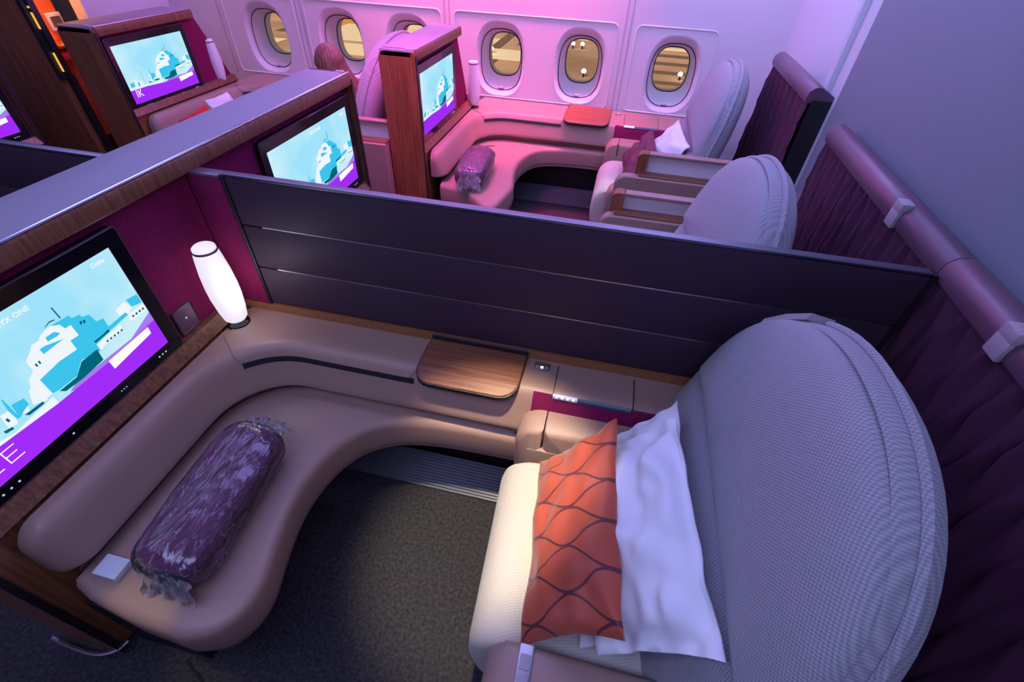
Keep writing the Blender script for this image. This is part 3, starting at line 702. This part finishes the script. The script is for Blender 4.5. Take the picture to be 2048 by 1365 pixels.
    for k in range(12): ys += [(-.118 - .0075 * k, .115 - .0095 * k), (-.1255 - .0075 * k, .112 - .0095 * k)]
    V = [(x, y, z) for x in (.3, 1.5) for y, z in ys]; mesh('kick_plate', V, grid_f(2, len(ys)), kick_m, t, smooth=False)
    mesh('belt_slot', *tube([(.171, -.363 , .4525), (.205, -.346, .4535), (.243, -.334, .4525)], .0045, 6), dark, be)
    return t, p
kick_m = mat('ribbed_grey_rubber', (.10, .10, .12), .35)
C1, path1 = console('taupe leather sofa console curving from the large monitor along the dark divider')
OFF = Vector((.10, 2.62, 0)); CW, _ = console('taupe leather console lit pink under the right three windows', yn=-1.06, ext=.176, xe=1.80, hinge=False)
OFF = Vector((-1.88, 2.62, 0)); CF, _ = console('taupe leather console in the far left window suite', yn=-1.06, ext=.176, xe=1.65, hinge=False)
OFF = Vector((0, 0, 0))

# ---------------------------------------------------------------- table lamps
def lamp(label, lit, x=.043, y=-.108):
    t = thing('table_lamp', label, 'lamp', (x, y, .641), None)
    mesh('base', *lathe([(.001, .6415), (.036, .6415), (.038, .644), (.036, .648), (.012, .650), (.001, .650)], x, y), black_gloss, t)
    mesh('stem', *lathe([(.0055, .648), (.0045, .668)], x, y, 12), chrome, t)
    mt = lamp_on if lit else lamp_off
    sh = mesh('shade', *lathe([(.001, .664), (.030, .664), (.036, .672), (.0425, .71), (.047, .76), (.0475, .80), (.045, .85), (.0395, .90), (.0355, .928)], x, y, 36), mt, t, angle=50)
    mesh('rim', *lathe([(.0357, .926), (.0363, .928), (.036, .932), (.0340, .933), (.0325, .930)], x, y, 36), rail_m, sh)
    mesh('shade_top', *lathe([(.0335, .929), (.0330, .940), (.027, .945), (.001, .946)], x, y, 30), mt, sh, angle=60)
    if lit:
        l = light('lamp_bulb', 'POINT', W((x + .085, y - .02, .80)), .35, (1, .88, 1), shadow_soft_size=.04)
    return t
lamp('lit white lamp with black base in the corner beside the large monitor', True)
OFF = Vector((.085, 2.61, 0)); lamp('unlit white lamp beside the edge-on monitor under the windows', False)
OFF = Vector((-1.95, 2.50, 0)); lamp('unlit white lamp right of the far left monitor', False)
OFF = Vector((0, 0, 0))

# ---------------------------------------------------------------- seats
TH = math.radians(15); ST, CT = math.sin(TH), math.cos(TH)
def seat(label, yc=-.47, arms=True, cush=True, xs=1.50, slim=False, tab=False, skew=.055, drop=0):
    t = thing('suite_seat', label, 'seat', (xs - .2, yc, 0))
    fr = lambda y, w_, d: (xs + w_ * ST - d * CT, yc + y, .5 - drop + w_ * CT + d * ST)
    def arch(hw, base, mid, apex, n=40, p=2.25, lean=0):
        P = [(-hw, base), (-hw, (base + mid) / 2)]
        for k in range(n + 1):
            a = PI - PI * k / n; c, s = math.cos(a), math.sin(a)
            P.append((math.copysign(abs(c) ** (2 / p), c) * hw, mid + (apex - mid) * abs(s) ** (2 / p)))
        P += [(hw, (base + mid) / 2), (hw, base)]
        for k in range(1, 12): P.append((hw - 2 * hw * k / 12, base))
        return P
    def dome(P, H, d0, back, nr=9, pw=2.2, cen=None):
        cy = sum(q[0] for q in P) / len(P) if cen is None else cen[0]; cw = sum(q[1] for q in P) / len(P) if cen is None else cen[1]
        R = [];
        if back: R.append([fr(cy + (a - cy) * .97, cw + (b - cw) * .97, d0 - back) for a, b in P])
        R.append([fr(a, b, d0) for a, b in P])
        for k in range(1, nr + 1):
            s = 1 - (k / (nr + .2)) ** 1.6; h = H * (1 - s ** pw) ** (1 / pw)
            R.append([fr(cy + (a - cy) * s, cw + (b - cw) * s, d0 + h) for a, b in P])
        return loft(R)
    A = arch(.43, -.32, .20, .685); cen = (0, .2)
    R = []
    for d, s in ((.0, .955), (.012, .985), (.006, 1.0), (-.015, 1.008), (-.045, 1.010), (-.075, .99), (-.10, .93), (-.112, .82)):
        R.append([fr(a * s, .2 + (b - .2) * s, d) for a, b in A])
    R.insert(0, [fr(a * .5, .2 + (b - .2) * .5, .0) for a, b in A])
    sh = mesh('shell', *loft(R), fabric_side, t, angle=60)
    A2 = arch(.436, -.30, .20, .693); pts = [fr(a, b, -.03) for a, b in A2[:-11]]
    mesh('piping', *tube(pts, .009, 8), fabric, sh)
    # lower back cushion and the arched headrest above it
    mesh('back_cushion', *dome([(a, b) for a, b in rrect(-.428, -.16, .428, .272, .06)], .062, .0, .02, cen=(0, .06)), fabric, t, angle=60)
    Hd = arch(.419, .272, .28, .672)
    mesh('headrest', *dome(Hd, .062, .008, .02, cen=(0, .44), nr=11), fabric, t, angle=60)
    tp = [] if not tab else [fr(.345, .512, .0), fr(.30, .570, -.005), fr(.245, .622, -.01)]
    V = [];
    for q in tp:
        q = Vector(q)
        for dd, dw in ((.022, .0), (.022, .018), (-.03, .022), (-.03, .0)): V.append((q.x - dd * CT + dw * ST, q.y, q.z + dd * ST + dw * CT))
    if tab: mesh('strap_tab', *(V, [[0, 1, 5, 4], [1, 2, 6, 5], [2, 3, 7, 6], [3, 0, 4, 7], [4, 5, 9, 8], [5, 6, 10, 9], [6, 7, 11, 10], [7, 4, 8, 11], [0, 3, 2, 1], [8, 9, 10, 11]]), clip_m, t)
    # cushion: rounded front roll
    if cush:
        prof = [(xs - .30 + .2, .30), (xs - .40, .20), (xs - .445, .22), (xs - .468, .30), (xs - .470, .38), (xs - .455, .445), (xs - .415, .485), (xs - .35, .497), (xs - .2, .492), (xs + .02, .485), (xs + .03, .3)]
        prof = [prof[0]] + [tuple(v) for v in crom(prof[1:], 3)]
        R = []
        for k, (y, s) in enumerate(((-.30, .93), (-.285, .985), (-.26, 1), (.17, 1), (.185, .985), (.195, .93))):
            # the near side of the front edge reaches a little further back
            R.append([(xs - .2 + (x - xs + .2) * s + skew * (.17 - y) * (1 if x < xs - .3 else .3), yc + y - .03, .36 + (z - .36) * s) for x, z in prof])
        mesh('seat_cushion', *loft(R), cream, t, angle=50)
        box('seat_base', (xs - .36, yc - .36, .0), (xs + .1, yc + .2, .30), dark, t, bev=.02)
    if arms:
        for nm, ya, yb, xf, zt in (('far', yc + .20, yc + .345, 1.055, .588), ('near', yc - (.44 if slim else .50), yc - .325, 1.115, .562)):
            cut = xf + .082
            def arm_profile(x0, x1, r):
                P = [(x1, .12), (x1, zt)]
                for k in range(9):
                    a = PI / 2 + PI / 2 * k / 8; P.append((x0 + r + r * math.cos(a), zt - r + r * math.sin(a)))
                return P + [(x0 + (.0 if r > .02 else 0), .12)]
            def ext(P, a, b, e=.016):
                cx = sum(q[0] for q in P) / len(P); cz = sum(q[1] for q in P) / len(P); R = []
                for y, i in ((a, 1), (a + e * .3, .4), (a + e, 0), (b - e, 0), (b - e * .3, .4), (b, 1)):
                    R.append([(x - math.copysign(min(e * i, abs(x - cx)), x - cx), y, z - math.copysign(min(e * i, abs(z - cz)), z - cz)) for x, z in P])
                return loft(R)
            a = mesh('armrest', *ext(arm_profile(cut + .003, xs + .06, .006), ya, yb), leather, t, angle=50)
            mesh('armrest_nose', *ext(arm_profile(xf, cut, .07), ya, yb), leather, a, angle=50)
            # recessed side panel edge seen below the pad
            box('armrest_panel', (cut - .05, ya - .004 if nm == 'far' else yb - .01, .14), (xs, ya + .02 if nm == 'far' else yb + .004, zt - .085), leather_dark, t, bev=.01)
            if nm == 'near':
                c = box('control_strip', (cut - .014, ya - .004, zt - .03), (cut + .018, yb - .002, zt + .006), satin, a, bev=.004)
                for k in range(3):
                    bb = yb - .022 - k * .04
                    box('button', (cut - .009, bb - .028, zt + .005), (cut + .013, bb, zt + .008), clip_m, t, bev=.001)
    return t
S1 = seat('big grey woven seat with two pillows in the foreground right', tab=True)
OFF = Vector((0, 0, 0)); MY = -1
seat('grey seat back rising behind the dark divider, below the aisle screens', arms=False, cush=True)
OFF = Vector((-1.97, 0, 0)); seat('pale seat back rim just visible beyond the lavender grey ledge', arms=False, cush=False, drop=.06)
MY = 1; OFF = Vector((.09, 2.49, 0)); seat('grey window seat with white pillow behind the aisle wall, near the bulkhead', slim=True, skew=0)
OFF = Vector((-1.90, 2.46, 0)); seat('grey window seat behind the passenger, left of the magenta lit partition', arms=False)
OFF = Vector((0, 0, 0))

# ---------------------------------------------------------------- aisle walls of the suites
def aisle_wall(label, x0, x1, y, zt=.81, shift=.1, deep=.0):
    """half-height suite wall: upper rail with open recess over a lower leather panel"""
    t = thing('suite_side_wall', label, 'partition', ((x0 + x1) / 2, y, 0))
    P = rrect(x0, .03, x1, .700, .05, rs=[.006, .06, .006, .006])
    mesh('lower_panel', *loft([[(x, y - .06 + dy, z) for x, z in inset(P, i)] for dy, i in ((0, .006), (.006, 0), (.05, 0))]), leather, t)
    box('recess_floor', (x0 + shift + .02, y - .05, .700), (x1, y + .03, .706), wood_x, t)
    box('recess_back', (x0 + shift + .02, y + .02, .70), (x1, y + .035, zt - .012), recess_m, t)
    box('rail', (x0 + shift + .057, y - .004, zt - .014), (x1 + .05, y + .045, zt), leather, t, bev=.005)
    P = rrect(x0 + shift - .002, .69, x0 + shift + .055, zt, .03, rs=[.003, .03, .003, .003])
    mesh('wood_end', *loft([[(x, yy, z) for x, z in P] for yy in (y - .012, y + .046)]), wood_z, t)
    return t
recess_m = mat('recess_lining', (.78, .74, .76), .5)
aisle_wall('half-height leather side wall of the window suite along the aisle', 1.235, 1.95, 1.48)
aisle_wall('half-height leather side wall right behind the dark divider', 1.19, 1.90, 1.00, zt=.79, shift=.04)
aisle_wall('half-height side wall seen between the two walnut partitions', -.75, -.10, 1.50)

# ---------------------------------------------------------------- pillows
def pillow(name, label, cat, c, T, m, flange=0, n=26, seed=0, pinch=.05, wrinkle=.006, group=None, bend=0):
    """c = corners (lower left, lower right, upper right, upper left) as seen from the front"""
    A, B, C_, D = [Vector(q) for q in c]; N = (B - A).cross(D - A).normalized(); V = []; UV = []
    for side in (1, -1):
        for i in range(n + 1):
            for j in range(n + 1):
                u, v = 2 * i / n - 1, 2 * j / n - 1
                uu = u * (1 - pinch * (1 - v * v)); vv = v * (1 - pinch * (1 - u * u)); a, b = (uu + 1) / 2, (vv + 1) / 2
                p = A * (1 - a) * (1 - b) + B * a * (1 - b) + C_ * a * b + D * (1 - a) * b
                fu, fv = min(1, abs(u) / (1 - flange)), min(1, abs(v) / (1 - flange))
                h = T * ((1 - fu ** 2.4) * (1 - fv ** 2.4)) ** .55
                w_ = noise.noise(Vector((u * 2.2 + seed, v * 2.2, 0))) * wrinkle * 2 + noise.noise(Vector((u * 5 + seed, v * 3, 3))) * wrinkle
                edge = noise.noise(Vector((u * 3 + seed, v * 3, 9))) * wrinkle * 2.2
                p = p + N * (side * (h + .0025) + (w_ if h > 0 else 0) * (1 if h > .003 else .3) + edge + bend * (1 - u * u))
                V.append(tuple(p)); UV.append(((u + 1) / 2, (v + 1) / 2))
    K = (n + 1) ** 2; F = grid_f(n + 1, n + 1) + [f[::-1] for f in grid_f(n + 1, n + 1, off=K)]
    ring = [i * (n + 1) for i in range(n + 1)] + [n * (n + 1) + j for j in range(1, n + 1)] + [i * (n + 1) + n for i in range(n - 1, -1, -1)] + [j for j in range(n - 1, 0, -1)]
    for a, b in zip(ring, ring[1:] + ring[:1]): F.append([a, b, b + K, a + K])
    cen = (A + B + C_ + D) / 4
    o = mesh(name, V, F, m, base=(cen.x, cen.y, min(A.z, B.z)), angle=70, uv=UV); return tag(o, label, cat, group)
pillow('pillow', 'copper red silk pillow with dark wavy lines on the near seat', 'pillow',
       [(1.185, -.80, .535), (1.145, -.335, .545), (1.325, -.290, .745), (1.372, -.792, .72)], .045, silk, seed=2, pinch=.07, wrinkle=.005)
pillow('pillow', 'white pillow leaning on the near seat back beside the copper red pillow', 'pillow',
       [(1.345, -.79, .575), (1.270, -.31, .60), (1.462, -.305, .81), (1.530, -.805, .785)], .055, white_cloth, flange=.11, seed=5, pinch=.05, wrinkle=.011, n=40)
pillow('pillow', 'second white pillow mostly hidden behind the other pillows on the near seat', 'pillow',
       [(1.315, -.765, .515), (1.275, -.27, .54), (1.475, -.215, .775), (1.515, -.74, .74)], .015, white_cloth, flange=.10, seed=8, pinch=.03, wrinkle=.010)
OFF = Vector((.12, 2.46, 0))
pillow('pillow', 'white pillow showing above the side wall on the far window seat', 'pillow',
       [(1.32, -.70, .55), (1.27, -.30, .56), (1.45, -.29, .80), (1.50, -.72, .78)], .05, white_cloth, flange=.08, seed=11)
pillow('pillow', 'dark plum pillow in front of the white one on the far window seat', 'pillow',
       [(1.17, -.78, .54), (1.15, -.36, .56), (1.31, -.33, .73), (1.34, -.78, .72)], .045, mat('plum_silk', (.16, .02, .05), .6), seed=12)
OFF = Vector((0, 0, 0))
pillow('pillow', 'bright red cushion lying under the far left monitor', 'pillow', [(-1.50, 1.56, .47), (-1.50, 1.82, .47), (-1.63, 1.84, .66), (-1.63, 1.58, .63)], .04, red_cloth, seed=14)
pillow('pillow', 'small white pillow beside the bright red cushion', 'pillow', [(-1.50, 1.85, .47), (-1.50, 2.08, .47), (-1.64, 2.10, .68), (-1.64, 1.87, .68)], .04, white_cloth, seed=15)

# ---------------------------------------------------------------- bagged blankets
def blanket(label, seed):
    t = thing('bagged_blanket', label, 'blanket', (.315, -.64, .452))
    def body(sx, sy, sz, amp, fq, n=44, m=64, gather=0, sd=0):
        R = []
        for i in range(n + 1):
            v = -1 + 2 * i / n; e = (1 - abs(v) ** 7) ** (1 / 3.2)
            ring = []
            for k in range(m):
                a = 2 * PI * k / m; c, s = math.cos(a), math.sin(a)
                x = math.copysign(abs(c) ** .72, c) * sx * e; z = math.copysign(abs(s) ** .78, s) * sz * e; y = v * sy
                q = Vector((x * 9 + sd, y * 9, z * 9)); d = noise.noise(q * fq) * amp + noise.noise(q * fq * 2.7) * amp * .5
                if gather:   # stretched film: long creases along the roll
                    d += (abs(noise.noise(Vector((a * 3.2 + sd, y * 4, .3)))) - .25) * gather * (.4 + abs(v))
                f = 1 + d / max(.03, math.hypot(x, z))
                ring.append((.315 + x * f - y * .06, -.64 + y + noise.noise(q) * amp, max(.454, .524 + z * f)))
            R.append(ring)
        return loft(R)
    b = mesh('fleece_roll', *body(.098, .212, .0665, .006, 1.2, sd=seed), plum_fleece, t, angle=80)
    g = mesh('clear_bag', *body(.1015, .222, .0705, .003, 1.6, n=70, m=96, gather=.006, sd=seed + 4), bag_m, t, angle=60)
    # gathered tails of the bag, one at each end
    for yt, dr, xx, wdt in ((-.437, 1, .225, .16), (-.853, -1, .27, .14)):
        V = []
        for i in range(9):
            for k in range(22):
                u = k / 21; q = i / 8
                V.append((xx + wdt * u + .006 * math.sin(k * 1.9 + i), yt + dr * ((.062 if dr > 0 else .03) * q * (.8 + .2 * math.sin(k * .9))) + .004 * math.sin(k * 2.3),
                          max(.455, .545 + .014 * math.sin(k * 2.1 + i * .6) - (.03 if dr > 0 else .085) * q + .02 * math.sin(u * PI))))
        mesh('bag_tail', V, grid_f(9, 22), tail_m, g, angle=20)
    return t
blanket('plum blanket roll in a clear bag on the near footrest bench', 0)
OFF = Vector((.045, 2.36, 0)); blanket('plum blanket roll in a clear bag in the window suite', 20); OFF = Vector((0, 0, 0))
tg = box('tag_card', (.118, -.872, .453), (.185, -.822, .474), mat('white_card', (.62, .66, .70), .6), bev=.002, base=(.15, -.85, .453))
tag(tg, 'small white card box beside the bagged blanket on the near bench', 'box')

# ---------------------------------------------------------------- forward closet, lit niche
fc = thing('wood_closet', 'tall walnut closet wall in the top left corner', 'closet', (-2.7, 1.46, 0))
box('side_panel', (-3.6, 1.43, 0), (-2.225, 1.50, 2.38), wood_z, fc, bev=.01)
box('frame', (-2.225, 1.425, .86), (-2.195, 1.50, 2.38), dark, fc)
box('dark_slot', (-2.194, 1.45, .89), (-2.176, 1.47, 2.3), dark, fc)  # plain dark strip behind the gold pieces, not lit
for z0, z1 in ((.90, 1.0), (1.12, 1.20), (1.22, 1.23)): box('gold_inlay', (-2.19, 1.444, z0), (-2.180, 1.452, z1), gold_glow, fc)  # gold strips glow by themselves to imitate their shine
box('gap_shadow', (-2.22, 1.47, 0), (-2.18, 1.50, .88), dark, fc)
nc = thing('lit_niche', 'glowing orange niche with framed picture beyond the closet', 'niche', (-2.75, 1.8, 0))
box('back_panel', (-2.80, 1.52, .3), (-2.76, 2.05, 2.3), orange_m, nc)
box('shelf', (-2.76, 1.80, .93), (-2.56, 2.05, .95), gold, nc, bev=.003)
pf = box('picture_frame', (-2.755, 1.95, 1.0), (-2.735, 2.05, 1.10), white_cloth, nc, bev=.003)
box('picture_print', (-2.7345, 1.965, 1.02), (-2.732, 2.035, 1.08), apron_dark, pf)
box('dark_shelf', (-2.76, 1.75, .86), (-2.58, 2.0, .90), red_cloth, nc, bev=.003)
light('niche_light', 'AREA', (-2.62, 1.80, 1.55), 4.5, (1, .45, .1), aim=(-2.76, 1.85, 1.0), shape='RECTANGLE', size=.3, size_y=.1)

# ---------------------------------------------------------------- passenger in the front window suite
def person():
    t = thing('person', 'seated person with long brown hair facing a window', 'person', (-.58, 1.92, 0))
    J = {'pel': (-.56, 1.95, .58), 'bel': (-.57, 1.95, .66), 'che': (-.585, 1.92, .77), 'nec': (-.60, 1.90, .86), 'hd': (-.615, 1.89, .91),
         'ls': (-.59, 1.76, .82), 'le': (-.66, 1.70, .70), 'lw': (-.86, 1.78, .60), 'rs': (-.57, 2.09, .82), 're': (-.64, 2.15, .70), 'rw': (-.86, 2.08, .60),
         'lh': (-.62, 1.86, .57), 'lk': (-.99, 1.84, .52), 'la': (-1.02, 1.84, .09), 'lt': (-1.16, 1.84, .04),
         'rh': (-.62, 2.04, .57), 'rk': (-.99, 2.06, .52), 'ra': (-1.02, 2.06, .09), 'rt': (-1.16, 2.06, .04)}
    E = [('pel', 'bel'), ('bel', 'che'), ('che', 'nec'), ('nec', 'hd'), ('che', 'ls'), ('ls', 'le'), ('le', 'lw'), ('che', 'rs'), ('rs', 're'), ('re', 'rw'),
         ('pel', 'lh'), ('lh', 'lk'), ('lk', 'la'), ('la', 'lt'), ('pel', 'rh'), ('rh', 'rk'), ('rk', 'ra'), ('ra', 'rt')]
    Rd = dict(pel=.10, bel=.11, che=.12, nec=.05, hd=.05, ls=.06, le=.043, lw=.03, rs=.06, re=.043, rw=.03, lh=.085, lk=.06, la=.04, lt=.035, rh=.085, rk=.06, ra=.04, rt=.035)
    ks = list(J); me = bpy.data.meshes.new('body'); b = BASE[t]
    me.from_pydata([tuple(Vector(J[k]) - b) for k in ks], [(ks.index(a), ks.index(c)) for a, c in E], [])
    o = bpy.data.objects.new('body', me); COL.objects.link(o); o.parent = t; BASE[o] = b
    md = o.modifiers.new('skin', 'SKIN'); sb = o.modifiers.new('sub', 'SUBSURF'); sb.levels = 1; sb.render_levels = 1
    for i, k in enumerate(ks): me.skin_vertices[0].data[i].radius = (Rd[k], Rd[k]); me.skin_vertices[0].data[i].use_root = (k == 'pel')
    dg = bpy.context.evaluated_depsgraph_get(); nm = bpy.data.meshes.new_from_object(o.evaluated_get(dg)); o.modifiers.clear(); o.data = nm
    nm.materials.clear(); nm.materials.append(shirt_m); nm.shade_smooth()
    # head turned to the window, nose and chin shaped
    n, m = 18, 24; R = []; H = Vector((-.625, 1.885, .972)); fw = Vector((-.75, .66, 0)).normalized(); sd = Vector((-fw.y, fw.x, 0))
    for i in range(n + 1):
        a = PI * i / n; ring = []
        for k in range(m):
            p = 2 * PI * k / m; r = math.sin(a); f = math.cos(p); s = math.sin(p); z = -math.cos(a)
            rf = .092 if f > 0 else .098; jaw = 1 - .28 * max(0, -z) ** 1.5
            fx = f * r * rf * jaw; 
            if f > .93 and -.35 < z < .05: fx += .016 * (1 - abs(z + .15) / .25)
            q = H + fw * fx + sd * (s * r * .074 * jaw); ring.append((q.x, q.y, H.z + z * .118))
        R.append(ring)
    mesh('head', *loft(R), skin_m, t, angle=80)
    for s in (-1, 1):
        e = H + fw * .083 + sd * (s * .032) + Vector((0, 0, .008)); mesh('eye', *lathe([(.001, e.z - .008), (.007, e.z - .004), (.008, e.z), (.007, e.z + .004), (.001, e.z + .008)], e.x, e.y, 10), dark, t)
    mth = H + fw * .079 + Vector((0, 0, -.058)); box('mouth', (mth.x - .012, mth.y - .012, mth.z - .004), (mth.x + .012, mth.y + .012, mth.z + .004), red_cloth, t, bev=.003)
    # hair: cap that runs into a fall of hair down the back and to the near side
    R = []
    for i in range(34):
        u = i / 33; ring = []
        for k in range(64):
            gap = 0 if u < .16 else min(.42, (u - .16) * 3)      # opening for the face
            p = PI * gap + (2 * PI - 2 * PI * gap) * k / 63
            if u < .45: a = PI * .56 * u / .45; r = math.sin(a); z = math.cos(a) * .130
            else: r = 1 - .05 * math.sin((u - .45) * 5); z = math.cos(PI * .56) * .130 - (u - .45) * .52
            w = 1 + (.028 * math.sin(k * 1.9 + u * 5) + .02 * math.sin(k * 4.7 - u * 7)) * min(1, u * 4)
            q = H - fw * .010 + fw * (math.cos(p) * r * .106 * w) + sd * (math.sin(p) * r * .092 * w) + Vector((.42, .07, 0)) * max(0, u - .36) ** 1.2
            ring.append((q.x, q.y, H.z + z))
        R.append(ring)
    v, f = loft(R, closed=False); h = mesh('hair', v, f, hair_m, t, angle=80)
    sm = h.modifiers.new('thick', 'SOLIDIFY'); sm.thickness = .008; sm.offset = -1
    # hands with five fingers resting on the lap
    for wy, s in ((1.78, 1), (2.08, -1)):
        hd = box('hand', (-.95, wy - .036, .575), (-.865, wy + .036, .602), skin_m, t, bev=.011)
        for k, (l, dy) in enumerate(((.065, -.030), (.075, -.010), (.072, .010), (.058, .029))):
            mesh('finger', *tube([(-.94, wy + dy, .590), (-.97, wy + dy * 1.05, .594), (-.95 - l * .8, wy + dy * 1.08, .575)], .008, 8), skin_m, hd)
        mesh('thumb', *tube([(-.88, wy + s * .03, .590), (-.91, wy + s * .052, .588), (-.945, wy + s * .056, .582)], .009, 8), skin_m, hd)
    return t
person()
